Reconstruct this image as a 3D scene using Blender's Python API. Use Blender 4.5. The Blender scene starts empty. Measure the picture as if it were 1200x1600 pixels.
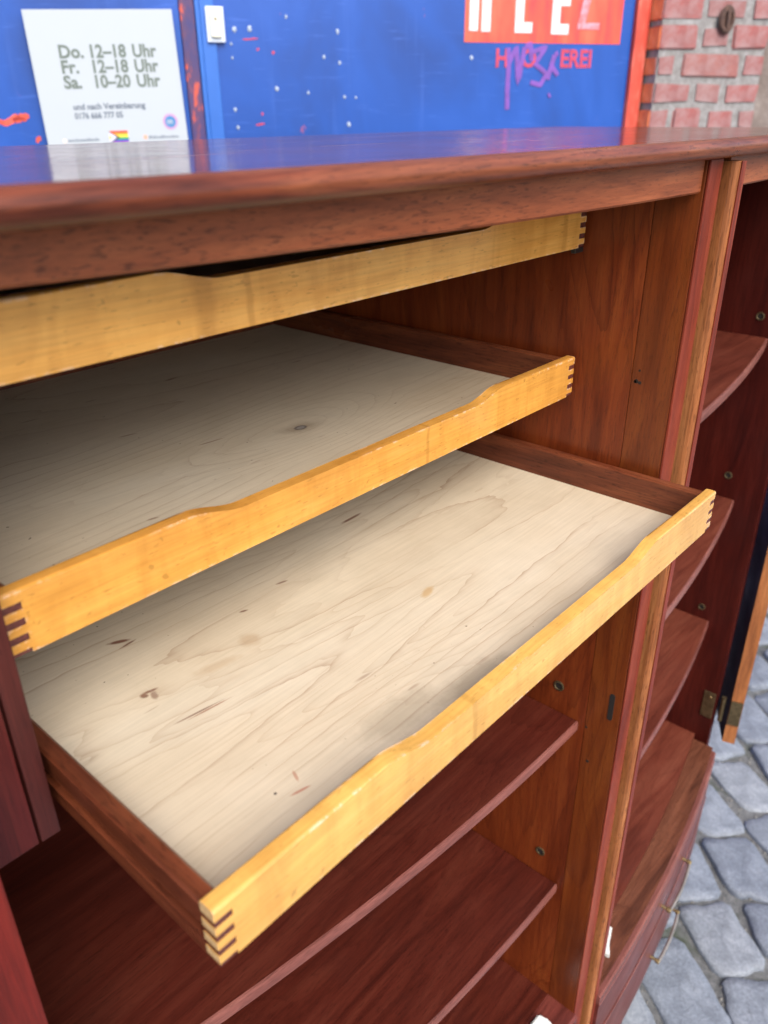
import bpy, bmesh, math, random
from mathutils import Vector, Matrix
random.seed(7)
D = bpy.data
S = bpy.context.scene
COL = S.collection

# ------------------------------------------------------------------ camera
cam = D.cameras.new('camera')
cam_ob = D.objects.new('camera', cam); COL.objects.link(cam_ob)
S.camera = cam_ob
GZ = 1.5                                    # height of the lowest tray above the street
YAW, PITCH, ROLL, FPX = 0.839619212, 0.465152019, -0.0100558, 1243.39
fw = Vector((math.sin(YAW)*math.cos(PITCH), math.cos(YAW)*math.cos(PITCH), -math.sin(PITCH)))
rt = Vector((math.cos(YAW), -math.sin(YAW), 0)); up = rt.cross(fw)
c, s = math.cos(ROLL), math.sin(ROLL)
rt, up = c*rt + s*up, -s*rt + c*up
m = Matrix((rt, up, -fw)).transposed().to_4x4()
m.translation = Vector((-0.14968, -0.26106, 0.43025 + GZ))
cam_ob.matrix_world = m
cam.sensor_fit = 'VERTICAL'; cam.sensor_height = 36; cam.sensor_width = 27
cam.lens = FPX/1600*36
cam.clip_start = .02; cam.clip_end = 300
cam.dof.use_dof = True; cam.dof.focus_distance = .82; cam.dof.aperture_fstop = 6.2

# ------------------------------------------------------------------ daylight
SUN_EL, SUN_AZ = math.radians(46), math.radians(205)     # azimuth clockwise from +Y
world = D.worlds.new('World'); S.world = world; world.use_nodes = True
wn = world.node_tree; bg = wn.nodes['Background']
sky = wn.nodes.new('ShaderNodeTexSky'); sky.sky_type = 'NISHITA'; sky.sun_disc = False
sky.sun_elevation = SUN_EL; sky.sun_rotation = SUN_AZ
sky.air_density = 1.0; sky.dust_density = 3.0; sky.ozone_density = 1.0
wn.links.new(sky.outputs[0], bg.inputs[0]); bg.inputs[1].default_value = .14
sun = D.lights.new('sun', 'SUN'); sun.energy = 1.3; sun.angle = math.radians(44); sun.color = (1, .94, .85)
sun_ob = D.objects.new('sun', sun); COL.objects.link(sun_ob)
sd = Vector((math.sin(SUN_AZ)*math.cos(SUN_EL), math.cos(SUN_AZ)*math.cos(SUN_EL), math.sin(SUN_EL)))
sun_ob.rotation_euler = sd.to_track_quat('Z', 'Y').to_euler()
S.view_settings.view_transform = 'Standard'; S.view_settings.look = 'None'
S.view_settings.exposure = 1.22; S.view_settings.gamma = 1
S.render.engine = 'CYCLES'
S.cycles.use_denoising = True
S.cycles.max_bounces = 8; S.cycles.diffuse_bounces = 5; S.cycles.glossy_bounces = 4
S.cycles.sample_clamp_indirect = 8

# ------------------------------------------------------------------ material kit
class NT:
    def __init__(self, name):
        self.m = D.materials.new(name); self.m.use_nodes = True
        self.t = self.m.node_tree; self.b = self.t.nodes['Principled BSDF']
        self.tc = None
    def put(self, sock, v):
        if isinstance(v, bpy.types.NodeSocket): self.t.links.new(v, sock)
        elif isinstance(v, tuple) and len(v) == 3 and sock.type == 'RGBA': sock.default_value = (*v, 1)
        else: sock.default_value = v
    def node(self, typ, ins=None, **at):
        n = self.t.nodes.new(typ)
        for k, v in at.items(): setattr(n, k, v)
        for k, v in (ins or {}).items(): self.put(n.inputs[k], v)
        return n
    def set(self, **kw):
        for k, v in kw.items(): self.put(self.b.inputs[k.replace('_', ' ')], v)
    def coord(self, scale=(1, 1, 1), seed=0., kind='Object'):
        if self.tc is None: self.tc = self.node('ShaderNodeTexCoord')
        a = self.node('ShaderNodeVectorMath', {0: self.tc.outputs[kind], 1: (seed*1.37, seed*2.11, seed*.77)}, operation='ADD')
        return self.node('ShaderNodeVectorMath', {0: a.outputs[0], 1: scale}, operation='MULTIPLY').outputs[0]
    def noise(self, vec, scale=1., detail=3., rough=.55, dist=0.):
        return self.node('ShaderNodeTexNoise', {'Vector': vec, 'Scale': scale, 'Detail': detail, 'Roughness': rough, 'Distortion': dist}).outputs['Fac']
    def math(self, op, a, b=0., c_=None):
        ins = {0: a, 1: b}
        if c_ is not None: ins[2] = c_
        return self.node('ShaderNodeMath', ins, operation=op).outputs[0]
    def rng(self, v, a, b, lo=0., hi=1.):
        return self.node('ShaderNodeMapRange', {'Value': v, 'From Min': a, 'From Max': b, 'To Min': lo, 'To Max': hi}, clamp=True).outputs[0]
    def ramp(self, fac, stops):
        r = self.node('ShaderNodeValToRGB', {'Fac': fac}); e = r.color_ramp.elements
        while len(e) < len(stops): e.new(.5)
        for i, (p, col) in enumerate(stops): e[i].position = p; e[i].color = (*col, 1)
        return r.outputs['Color']
    def mix(self, fac, a, b, mode='MIX'):
        n = self.node('ShaderNodeMix', data_type='RGBA', blend_type=mode)
        self.put(n.inputs[0], fac); self.put(n.inputs[6], a); self.put(n.inputs[7], b)
        return n.outputs[2]
    def bump(self, h, strength=.2, dist=.001):
        n = self.node('ShaderNodeBump', {'Height': h, 'Strength': strength, 'Distance': dist})
        self.put(self.b.inputs['Normal'], n.outputs[0]); return n.outputs[0]
    def edge(self, rad=.002):
        bv = self.node('ShaderNodeBevel', {'Radius': rad}, samples=4)
        g = self.node('ShaderNodeNewGeometry')
        d = self.node('ShaderNodeVectorMath', {0: bv.outputs[0], 1: g.outputs['True Normal']}, operation='DOT_PRODUCT').outputs['Value']
        return self.rng(d, .97, .82)

def axscale(axis, along, across):
    return tuple(along if i == 'xyz'.index(axis) else across for i in range(3))

def wood(name, axis, dark, mid, light, seed=0., rough=.35, fig=1., pore=.5, coat=0., figure_lines=0., fleck=0., worn=None, fibre=.6, stain=.22, spec=.3, cross=0., bands=()):
    n = NT(name)
    base = n.coord(axscale(axis, 1.0, 9.0), seed)
    a = n.noise(base, 3.2, 4, .6, 1.2)
    broad = n.noise(n.coord(axscale(axis, .8, 2.4), seed+3), 2.2, 2, .5, .6)
    v = n.math('ADD', n.math('MULTIPLY', a, .65), n.math('MULTIPLY', broad, .35))
    v = n.math('ADD', .5, n.math('MULTIPLY', n.math('SUBTRACT', v, .5), fig*1.6))
    col = n.ramp(v, [(.22, dark), (.5, mid), (.8, light)])
    fib = n.noise(n.coord(axscale(axis, 14, 420), seed+5), 1, 2, .6)
    col = n.mix(fibre, col, n.ramp(fib, [(.3, (.52, .52, .52)), (.62, (1.16, 1.16, 1.16))]), 'MULTIPLY')
    if figure_lines:
        f = n.noise(n.coord(axscale(axis, 1.1, 4.6), seed+9), 1.3, 1.5, .45, .7)
        fr = n.math('FRACT', n.math('ADD', n.math('MULTIPLY', f, 16.), n.math('MULTIPLY', n.noise(n.coord(axscale(axis, 8, 60), seed+10), 1, 2, .6), .5)))
        ln = n.math('MULTIPLY', n.math('POWER', fr, 6.), n.rng(broad, .35, .6, .25, 1.))
        col = n.mix(n.math('MULTIPLY', ln, figure_lines), col, dark)
    p = n.noise(n.coord(axscale(axis, 75, 520), seed+7), 1, 2, .55)
    pm = n.math('MULTIPLY', n.rng(p, .56, .66), n.rng(n.noise(n.coord(axscale(axis, 4, 14), seed+8), 1, 2, .5), .3, .6, .35, 1.))
    col = n.mix(n.math('MULTIPLY', pm, pore), col, tuple(x*.35 for x in dark))
    if fleck:
        q = n.noise(n.coord(axscale(axis, 110, 420), seed+11), 1, 1, .5)
        col = n.mix(n.math('MULTIPLY', n.rng(q, .66, .74), fleck), col, tuple(x*.5 for x in mid))
    sm = n.noise(n.coord((1, 1, 1), seed+13), 9, 3, .6)
    col = n.mix(n.rng(sm, .45, .8, 0, stain), col, tuple(x*.55 for x in mid))
    if cross:
        cv = n.noise(n.coord(axscale(axis, 34, 9), seed+21), 1, 3, .6, .8)
        col = n.mix(cross, col, n.ramp(cv, [(.3, (.72, .64, .55)), (.55, (1, 1, 1)), (.72, (1.08, 1.1, 1.15))]), 'MULTIPLY')
        gv = n.noise(n.coord(axscale(axis, 3.2, 7), seed+23), 1, 4, .6, .5)
        col = n.mix(cross*.8, col, n.ramp(gv, [(.32, (.70, .58, .44)), (.55, (1, 1, 1)), (.75, (1.1, 1.12, 1.16))]), 'MULTIPLY')
        dn = n.noise(n.coord((1, 1, 1), seed+25), 95, 2, .5)
        col = n.mix(n.math('MULTIPLY', n.rng(dn, .70, .75), .55), col, tuple(x*.42 for x in mid))
    for bx0, bw in bands:
        sx = n.node('ShaderNodeSeparateXYZ', {0: n.coord()}).outputs[0]
        q = n.math('ABSOLUTE', n.math('SUBTRACT', n.math('ADD', sx, n.math('MULTIPLY', n.noise(n.coord((1, 1, 1), bx0), 30, 2, .5), .01)), bx0+.005))
        col = n.mix(n.math('MULTIPLY', n.rng(q, bw, bw*.4), .4), col, tuple(x*.58 for x in dark))
    if worn:
        em = n.math('MULTIPLY', n.edge(.004), n.rng(n.noise(n.coord((1, 1, 1), seed+17), 120, 3, .65), .5, .6))
        em = n.math('MULTIPLY', em, n.rng(n.noise(n.coord((1, 1, 1), seed+19), 7, 2, .5), .42, .6))
        col = n.mix(n.math('MULTIPLY', em, .8), col, worn)
    n.set(Base_Color=col, Roughness=n.rng(sm, .3, .75, rough*.8, rough*1.25), Specular_IOR_Level=spec)
    if coat: n.set(Coat_Weight=coat, Coat_Roughness=.12)
    h = n.math('ADD', n.math('MULTIPLY', fib, .5), n.math('MULTIPLY', pm, -1.))
    n.bump(h, .16, .0006)
    return n.m

def plywood(name, seed, spots=(), knots=()):
    n = NT(name)
    def spot(x, y, rx, ry, ang, jit=.5):
        a = n.node('ShaderNodeVectorMath', {0: n.coord(), 1: (-x, -y, 0)}, operation='ADD').outputs[0]
        r = n.node('ShaderNodeVectorRotate', {'Vector': a, 'Angle': ang}, rotation_type='Z_AXIS').outputs[0]
        m_ = n.node('ShaderNodeVectorMath', {0: r, 1: (1/rx, 1/ry, 0)}, operation='MULTIPLY').outputs[0]
        d = n.node('ShaderNodeVectorMath', {0: m_}, operation='LENGTH').outputs['Value']
        return n.math('ADD', d, n.math('MULTIPLY', n.math('SUBTRACT', n.noise(n.coord((1, 1, 1), x*9), 55, 4, .65), .5), jit*2))
    co = n.coord((1, 1, 1), seed)
    f = n.noise(n.coord((.55, 4.4, 1), seed), 1.0, 1., .35, .15)
    f2 = n.noise(n.coord((9, 26, 1), seed+2), 1.0, 3, .65)
    ff = n.math('ADD', f, n.math('MULTIPLY', f2, .026))
    for kx, ky in knots:
        ff = n.math('ADD', ff, n.rng(spot(kx, ky, .16, .075, 0, .04), 1, 0, 0, .16))
    fr = n.math('FRACT', n.math('MULTIPLY', ff, 30.))
    ln = n.math('POWER', fr, 17.)
    lnb = n.math('POWER', fr, 4.)
    br = n.noise(n.coord((1.4, 3.2, 1), seed+4), 2.4, 3, .55)
    col = n.ramp(br, [(.25, (.49, .405, .29)), (.5, (.545, .468, .35)), (.75, (.575, .51, .40))])
    col = n.mix(n.math('MULTIPLY', lnb, .10), col, (.38, .29, .20))
    f3 = n.noise(n.coord((.9, 8, 1), seed+33), 1.0, 2, .45, .3)
    ln3 = n.math('POWER', n.math('FRACT', n.math('ADD', n.math('MULTIPLY', f3, 26.), n.math('MULTIPLY', f2, 1.3))), 9.)
    col = n.mix(n.math('MULTIPLY', n.math('MULTIPLY', ln3, .3), n.rng(n.noise(n.coord((2, 5, 1), seed+35), 1.3, 2, .5), .4, .62)), col, (.27, .16, .09))
    lm = n.rng(n.noise(n.coord((3, 9, 1), seed+6), 1.5, 3, .6), .36, .6, .1, 1.)
    col = n.mix(n.math('MULTIPLY', n.math('MULTIPLY', ln, lm), .55), col, (.24, .13, .07))
    fl = n.noise(n.coord((16, 95, 1), seed+8), 1.0, 1.5, .5)
    flm = n.math('MULTIPLY', n.rng(fl, .705, .76), n.rng(n.noise(co, 5, 2, .5), .50, .62))
    col = n.mix(n.math('MULTIPLY', flm, .85), col, (.15, .05, .025))
    dots = n.noise(co, 210, 1, .5)
    dm = n.math('MULTIPLY', n.rng(dots, .77, .80), n.rng(n.noise(co, 6, 2, .5), .46, .6))
    col = n.mix(n.math('MULTIPLY', dm, .8), col, (.06, .03, .02))
    st = n.rng(n.noise(n.coord((1.6, 3.4, 1), seed+12), 3.6, 4, .6), .58, .80)
    col = n.mix(n.math('MULTIPLY', st, .2), col, (.27, .20, .125))
    fib = n.noise(n.coord((12, 380, 1), seed+14), 1, 2, .6)
    for (x, y, rx, ry, ang, cc, stg) in spots:
        col = n.mix(n.math('MULTIPLY', n.rng(spot(x, y, rx, ry, ang), 1.1, .55), stg), col, cc)
    for kx, ky in knots:
        col = n.mix(n.math('MULTIPLY', n.rng(spot(kx, ky, .030, .014, .2, .6), 1.2, .3), .45), col, (.16, .10, .06))
        col = n.mix(n.math('MULTIPLY', n.rng(spot(kx, ky, .0085, .006, 0, .2), 1.1, .8), .85), col, (.075, .055, .05))
        col = n.mix(n.math('MULTIPLY', n.rng(spot(kx+.0005, ky, .0055, .0038, 0, .2), 1.1, .8), .8), col, (.30, .28, .26))
    scr = n.noise(n.coord((170, 9, 1), seed+31), 1, 3, .6)
    col = n.mix(n.math('MULTIPLY', n.rng(scr, .70, .75), .16), col, (.62, .58, .52))
    mot = n.noise(co, 30, 4, .65)
    col = n.mix(.35, col, n.ramp(mot, [(.3, (.86, .85, .82)), (.7, (1.06, 1.06, 1.06))]), 'MULTIPLY')
    col = n.mix(.3, col, n.ramp(fib, [(.3, (.76, .76, .76)), (.65, (1.08, 1.08, 1.08))]), 'MULTIPLY')
    n.set(Base_Color=col, Roughness=.5, Specular_IOR_Level=.35)
    n.bump(fib, .08, .0004)
    return n.m

M = {}
M['top'] = wood('wood_top', 'x', (.05, .010, .007), (.12, .030, .016), (.19, .060, .028), 1, .12, 1, .25, spec=.5)
def scratched(mat):
    n = NT.__new__(NT); n.m = mat; n.t = mat.node_tree; n.b = n.t.nodes['Principled BSDF']; n.tc = None
    k = n.math('MULTIPLY', n.rng(n.noise(n.coord((3.2, 260, 1), 41), 1, 2, .6), .60, .70), n.rng(n.noise(n.coord((1.5, 5, 1), 43), 1.6, 3, .6), .46, .60))
    old = n.b.inputs['Base Color'].links[0].from_socket; ro = n.b.inputs['Roughness'].links[0].from_socket
    n.set(Base_Color=n.mix(n.math('MULTIPLY', k, .55), old, (.34, .27, .27)), Roughness=n.math('ADD', ro, n.math('MULTIPLY', k, .25)))
scratched(M['top'])
M['rail'] = wood('wood_rail', 'x', (.09, .018, .008), (.285, .078, .029), (.41, .136, .052), 2, .42, .8, .55, fibre=.4)
M['lip'] = wood('wood_lip', 'x', (.05, .011, .006), (.155, .038, .016), (.26, .085, .036), 3, .30, 1.0, .5, spec=.32)
M['post'] = wood('wood_post', 'z', (.08, .011, .006), (.18, .029, .015), (.26, .060, .030), 4, .40, .9, .35, spec=.2)
M['mould'] = wood('wood_mould', 'z', (.11, .030, .011), (.27, .095, .032), (.40, .17, .065), 5, .34, .8, .6)
M['wall'] = wood('wood_veneer', 'z', (.060, .0085, .0028), (.150, .027, .0066), (.225, .052, .012), 6, .34, .9, .3, figure_lines=.6, fibre=.28, stain=.12, spec=.4)
M['lipping'] = wood('wood_lipping', 'z', (.062, .010, .0025), (.140, .029, .006), (.205, .054, .010), 7, .34, .9, .3, figure_lines=.5, fibre=.3, stain=.15, spec=.4)
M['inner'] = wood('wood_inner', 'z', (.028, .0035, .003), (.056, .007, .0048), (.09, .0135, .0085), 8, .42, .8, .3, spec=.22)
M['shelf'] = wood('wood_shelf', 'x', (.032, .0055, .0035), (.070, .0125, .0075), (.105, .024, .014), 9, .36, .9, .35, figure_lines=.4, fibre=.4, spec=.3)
M['shelf_lit'] = wood('wood_shelf_lit', 'x', (.055, .011, .007), (.125, .030, .018), (.18, .054, .032), 19, .34, .9, .3, figure_lines=.3, fibre=.35, spec=.45)  # shelf wood again, with the light in the right bay put into its colour
M['shelf_edge'] = wood('wood_shelf_edge', 'x', (.10, .031, .025), (.18, .062, .050), (.25, .10, .078), 10, .36, .8, .3)
M['guide'] = wood('wood_guide', 'z', (.024, .005, .004), (.055, .011, .009), (.085, .02, .016), 11, .45, .9, .3)
M['guide_red'] = wood('wood_guide_red', 'z', (.035, .005, .004), (.065, .008, .007), (.09, .014, .010), 12, .45, .7, .2)
M['left_post'] = wood('wood_left_post', 'z', (.07, .006, .004), (.125, .011, .007), (.17, .02, .011), 16, .5, .6, .15)
M['tray_side'] = wood('wood_tray_side', 'y', (.045, .011, .007), (.13, .034, .015), (.22, .07, .028), 13, .3, 1.0, .5)
M['drawer'] = wood('wood_drawer', 'x', (.06, .012, .009), (.13, .029, .022), (.19, .05, .036), 14, .34, .9, .3)
M['sill'] = wood('wood_sill', 'x', (.05, .016, .009), (.13, .044, .024), (.19, .072, .040), 17, .3, .9, .4, figure_lines=.5, spec=.5)
M['door_shaded'] = wood('wood_door_shaded', 'z', (.016, .003, .0025), (.034, .006, .004), (.055, .011, .007), 18, .7, .8, .3, spec=.08)  # outer side of the doors, the gap's shade painted into the wood colour
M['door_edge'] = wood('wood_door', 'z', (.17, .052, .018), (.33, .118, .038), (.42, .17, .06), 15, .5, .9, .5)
BE = [((.58, .29, .058), (.68, .385, .098), (.74, .465, .155)), ((.53, .235, .040), (.655, .325, .066), (.72, .405, .105)), ((.66, .285, .052), (.80, .41, .095), (.85, .50, .15))]
RB, TN, GY = (.13, .035, .016), (.44, .29, .13), (.25, .21, .155)
BANDS = (((.242, .004),), ((.42, .003),), ((.176, .011), (.216, .004), (.655, .006)))
SPOTS = [((.128, .309, .011, .0028, .45, RB, .9), (.131, .300, .010, .0016, -.1, RB, .85), (.1075, .229, .008, .0022, .2, RB, .8), (.1005, .2275, .004, .003, .9, RB, .8), (.1065, .222, .003, .006, .3, RB, .6),
          (.118, .178, .024, .0011, .12, RB, .7), (.128, .1745, .020, .0009, .1, (.22, .05, .02), .7), (.2066, .2224, .010, .012, .3, (.40, .29, .18), .6), (.1646, .2143, .022, .007, .2, (.40, .29, .18), .5),
          (.3735, .1517, .013, .0055, -.25, TN, .75), (.296, .034, .055, .018, .1, GY, .5), (.222, .056, .045, .020, .1, GY, .42), (.262, .022, .028, .010, 0, (.19, .14, .08), .5),
          (.1015, .0685, .0015, .0015, 0, (.06, .04, .04), .9), (.116, .057, .009, .0014, .2, (.35, .10, .06), .7), (.122, .070, .0015, .006, .4, (.33, .11, .06), .6), (.2326, .263, .005, .0016, .3, RB, .8), (.2914, .2743, .007, .0018, .2, RB, .7)),
         ((.304, .1945, .016, .0014, .1, RB, .6), (.258, .277, .012, .0016, .2, RB, .5), (.164, .0897, .006, .0016, .2, RB, .6)), ()]
KNOTS = [(), ((.3926, .1538),), ()]
for i in range(3):
    M['beech%d' % i] = wood('beech_front_%d' % i, 'x', *BE[i], 20+i*3.1, .22, .7, .0, .25, fleck=.5, worn=(.80, .62, .50), fibre=.26, stain=.2, spec=.5, cross=.48, bands=BANDS[i])
    M['ply%d' % i] = plywood('birch_plywood_%d' % i, 30+i*5.3, SPOTS[i], KNOTS[i])

def simple(name, col, rough=.5, metal=0., var=.25, scale=20., bump=.0, col2=None, spec=.5):
    n = NT(name)
    v = n.noise(n.coord(), scale, 4, .6)
    c2 = col2 or tuple(x*(1-var) for x in col)
    n.set(Base_Color=n.ramp(v, [(.3, c2), (.7, col)]), Roughness=rough, Metallic=metal, Specular_IOR_Level=spec)
    if bump: n.bump(v, bump, .002)
    return n.m
M['end_pale'] = simple('beech_end_grain', (.60, .43, .22), .45, 0, .35, 420, .3, (.40, .25, .10))
M['end_dark'] = simple('mahogany_end_grain', (.13, .034, .026), .5, 0, .5, 420, .3, (.06, .015, .012))
M['dark'] = simple('dark_hole', (.012, .007, .005), .8)
M['brass'] = simple('aged_brass', (.42, .31, .15), .35, .9, .45, 60)
M['brass_dull'] = simple('dull_brass', (.20, .15, .08), .45, .8, .5, 90)
M['steel'] = simple('dark_steel', (.10, .10, .10), .4, .9)
M['white_plastic'] = simple('white_plastic', (.74, .76, .73), .3, 0, .1)
M['handle'] = simple('pale_handle', (.46, .40, .34), .35, .7, .4)

# ------------------------------------------------------------------ mesh kit
ORG = {}
def new_ob(name, data, parent=None):
    o = D.objects.new(name, data); COL.objects.link(o)
    if parent is not None: o.parent = parent
    return o
def thing(name, label, cat, loc=(0, 0, 0), rotz=0., group=None):
    o = new_ob(name, None); o.location = loc; o.rotation_euler.z = rotz
    o.empty_display_size = .05
    o['label'] = label; o['category'] = cat
    if group: o['group'] = group
    ORG[o] = (0, 0, 0)
    return o
def mk(name, bm, mat, parent=None, smooth=False, org=(0, 0, 0), label=None, kind=None, auto=None):
    """link bm as one mesh object; coordinates are given in the thing's frame shifted by org"""
    bmesh.ops.recalc_face_normals(bm, faces=bm.faces)
    if org != (0, 0, 0): bmesh.ops.translate(bm, verts=bm.verts, vec=(-org[0], -org[1], -org[2]))
    if smooth:
        for f in bm.faces: f.smooth = True
        if auto is not None:
            for e in bm.edges:
                if len(e.link_faces) == 2 and e.calc_face_angle(0) > auto: e.smooth = False
    me = D.meshes.new(name); bm.to_mesh(me); bm.free()
    me.materials.append(mat) if not isinstance(mat, (list, tuple)) else [me.materials.append(x) for x in mat]
    o = new_ob(name, me, parent)
    if label: o['label'] = label
    if kind: o['kind'] = kind
    return o
def box(x0, x1, y0, y1, z0, z1, bev=0., seg=2, bm=None):
    b = bm or bmesh.new()
    vs = [b.verts.new((x, y, z)) for x in (x0, x1) for y in (y0, y1) for z in (z0, z1)]
    fs = [(0, 1, 3, 2), (4, 6, 7, 5), (0, 4, 5, 1), (2, 3, 7, 6), (0, 2, 6, 4), (1, 5, 7, 3)]
    faces = [b.faces.new([vs[i] for i in f]) for f in fs]
    if bev:
        es = list({e for f in faces for e in f.edges})
        bmesh.ops.bevel(b, geom=es, offset=bev, segments=seg, affect='EDGES', profile=.6)
    return b
def prism(poly, axis, lo, hi, bm=None):
    """poly: 2D outline in the two other axes (in xyz order); extruded along axis"""
    b = bm or bmesh.new()
    def P(p, t):
        if axis == 'y': return (p[0], t, p[1])
        if axis == 'x': return (t, p[0], p[1])
        return (p[0], p[1], t)
    A = [b.verts.new(P(p, lo)) for p in poly]; B = [b.verts.new(P(p, hi)) for p in poly]
    n = len(poly)
    b.faces.new(A); b.faces.new(B[::-1])
    for i in range(n): b.faces.new((A[i], A[(i+1) % n], B[(i+1) % n], B[i]))
    return b
def bevel_where(b, test, off, seg=2):
    es = [e for e in b.edges if test(e)]
    bmesh.ops.bevel(b, geom=es, offset=off, segments=seg, affect='EDGES', profile=.55)
def sweep(profile, x0, x1, n, curve):
    """profile: (y, z, weight); y gets weight*curve(x)"""
    b = bmesh.new(); rows = []
    for i in range(n+1):
        x = x0+(x1-x0)*i/n; k = curve(x)
        rows.append([b.verts.new((x, y+w*k, z)) for y, z, w in profile])
    for i in range(n):
        for j in range(len(profile)):
            j2 = (j+1) % len(profile)
            b.faces.new((rows[i][j], rows[i+1][j], rows[i+1][j2], rows[i][j2]))
    b.faces.new(rows[0]); b.faces.new(rows[-1][::-1])
    return b
def lathe(profile, seg=20, bm=None, axis='z', center=(0, 0, 0)):
    b = bm or bmesh.new(); rings = []
    for r, h in profile:
        ring = []
        for k in range(seg):
            a = 2*math.pi*k/seg; u, v = r*math.cos(a), r*math.sin(a)
            p = {'z': (u, v, h), 'y': (u, h, v), 'x': (h, u, v)}[axis]
            ring.append(b.verts.new((p[0]+center[0], p[1]+center[1], p[2]+center[2])))
        rings.append(ring)
    for i in range(len(rings)-1):
        for k in range(seg):
            b.faces.new((rings[i][k], rings[i][(k+1) % seg], rings[i+1][(k+1) % seg], rings[i+1][k]))
    b.faces.new(rings[0]); b.faces.new(rings[-1][::-1])
    return b
def tube(pts, r, seg=8, bm=None):
    b = bm or bmesh.new(); rings = []
    for i, p in enumerate(pts):
        p = Vector(p); t = Vector(pts[min(i+1, len(pts)-1)])-Vector(pts[max(i-1, 0)]); t.normalize()
        a = t.orthogonal().normalized() if abs(t.z) > .9 else t.cross(Vector((0, 0, 1))).normalized()
        c_ = t.cross(a)
        rr = r[i] if isinstance(r, (list, tuple)) else r
        rings.append([b.verts.new(p+a*rr*math.cos(2*math.pi*k/seg)+c_*rr*math.sin(2*math.pi*k/seg)) for k in range(seg)])
    for i in range(len(rings)-1):
        for k in range(seg): b.faces.new((rings[i][k], rings[i][(k+1) % seg], rings[i+1][(k+1) % seg], rings[i+1][k]))
    b.faces.new(rings[0]); b.faces.new(rings[-1][::-1])
    return b
def text_bm(body, size, depth, bold=0.):
    cu = D.curves.new('lettering', 'FONT'); cu.body = body; cu.size = size; cu.extrude = depth/2; cu.offset = bold; cu.resolution_u = 3
    o = D.objects.new('lettering', cu); COL.objects.link(o)
    bpy.context.view_layer.update()
    me = D.meshes.new_from_object(o.evaluated_get(bpy.context.evaluated_depsgraph_get()))
    D.objects.remove(o); D.curves.remove(cu)
    b = bmesh.new(); b.from_mesh(me); D.meshes.remove(me)
    return b

# ------------------------------------------------------------------ ground
GN = NT('joint_grit')
v = GN.noise(GN.coord(), 38, 5, .7); v2 = GN.noise(GN.coord(), 260, 2, .6)
g = GN.ramp(GN.math('ADD', GN.math('MULTIPLY', v, .6), GN.math('MULTIPLY', v2, .4)), [(.3, (.04, .042, .042)), (.5, (.12, .124, .125)), (.72, (.26, .265, .27))])
g = GN.mix(GN.rng(GN.noise(GN.coord(), 9, 3, .6), .52, .7), g, (.035, .05, .02))
GN.set(Base_Color=g, Roughness=.9); GN.bump(v2, .6, .006)
bmg = bmesh.new()
def gz(x, y): return -.022+.006*math.sin(x*3.1+y*1.7)+.004*math.sin(y*7-x*2.3)
bmesh.ops.create_grid(bmg, x_segments=8, y_segments=8, size=60)
ground = mk('ground', bmg, GN.m); ground['kind'] = 'structure'; ground.location.z = -.016

SN = NT('cobble_granite')
oi = SN.node('ShaderNodeObjectInfo')
sv = SN.noise(SN.coord(), 14, 5, .65); sv2 = SN.noise(SN.coord(), 150, 3, .7)
sc = SN.ramp(SN.math('ADD', SN.math('MULTIPLY', sv, .55), SN.math('MULTIPLY', sv2, .45)), [(.32, (.10, .115, .14)), (.5, (.19, .215, .255)), (.68, (.31, .345, .395))])
sc = SN.mix(.5, sc, SN.ramp(oi.outputs['Random'], [(0, (.62, .64, .70)), (.5, (.95, .95, .96)), (1, (1.25, 1.18, 1.08))]), 'MULTIPLY')
SN.set(Base_Color=sc, Roughness=.55, Specular_IOR_Level=.45); SN.bump(SN.math('ADD', sv, SN.math('MULTIPLY', sv2, .35)), .7, .007)
U = Vector((.657, .754)); V = Vector((.754, -.657))
rnd = random.Random(3)
def cobble(cx, cy, lu, lv):
    b = bmesh.new(); n = 28; rings = []
    ph = [rnd.uniform(-1, 1) for _ in range(8)]; jit = [rnd.uniform(-.035, .02) for _ in range(n)]
    tilt = (rnd.uniform(-.05, .05), rnd.uniform(-.05, .05)); dz = rnd.uniform(-.007, .006)
    for f, z in ((1.02, -.06), (1.0, -.010), (.985, -.003), (.95, .0012), (.72, .0028), (.4, .0035)):
        ring = []
        for k in range(n):
            a = 2*math.pi*k/n; ca, sa = math.cos(a), math.sin(a)
            e = 11.0
            r = (abs(ca)**e+abs(sa)**e)**(-1/e)
            w = 1+.05*ph[0]*math.cos(3*a+ph[1]*3)+.045*ph[2]*math.cos(5*a+ph[3]*3)+jit[k]
            uu = lu/2*r*ca*f*w+ph[4]*.026*sa*f; vv = lv/2*r*sa*f*w+ph[5]*.022*ca*f
            p = U*uu+V*vv
            ring.append(b.verts.new((p.x, p.y, z+dz+tilt[0]*uu+tilt[1]*vv+(.0024*rnd.uniform(-1, 1) if z > -.004 else 0))))
        rings.append(ring)
    for i in range(len(rings)-1):
        for k in range(n): b.faces.new((rings[i][k], rings[i][(k+1) % n], rings[i+1][(k+1) % n], rings[i+1][k]))
    b.faces.new(rings[-1])
    o = mk('cobblestone', b, SN.m, ground, smooth=True)
    o.location = (cx, cy, .011)
    return o
count = 0
stuff_spots = []
for k in range(-22, 30):
    vc = 1.09+.17*k+.0; u = -3.2+rnd.uniform(0, .2)
    while u < 4.6:
        L = rnd.uniform(.16, .27); gap = rnd.uniform(.012, .022)
        p = U*(u+L/2)+V*vc
        lv = .17-rnd.uniform(.010, .024)
        if -3 < p.x < 4.8 and -2.6 < p.y < 2.3:
            vis = .95 < p.x < 3.6 and p.y > -.75 and p.y < .9+(3.6-p.x)*.2 and p.y < .8
            if vis and count < 290: cobble(p.x, p.y, L, lv); count += 1
            else: stuff_spots.append((p.x, p.y, L, lv))
        u += L+gap
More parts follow.
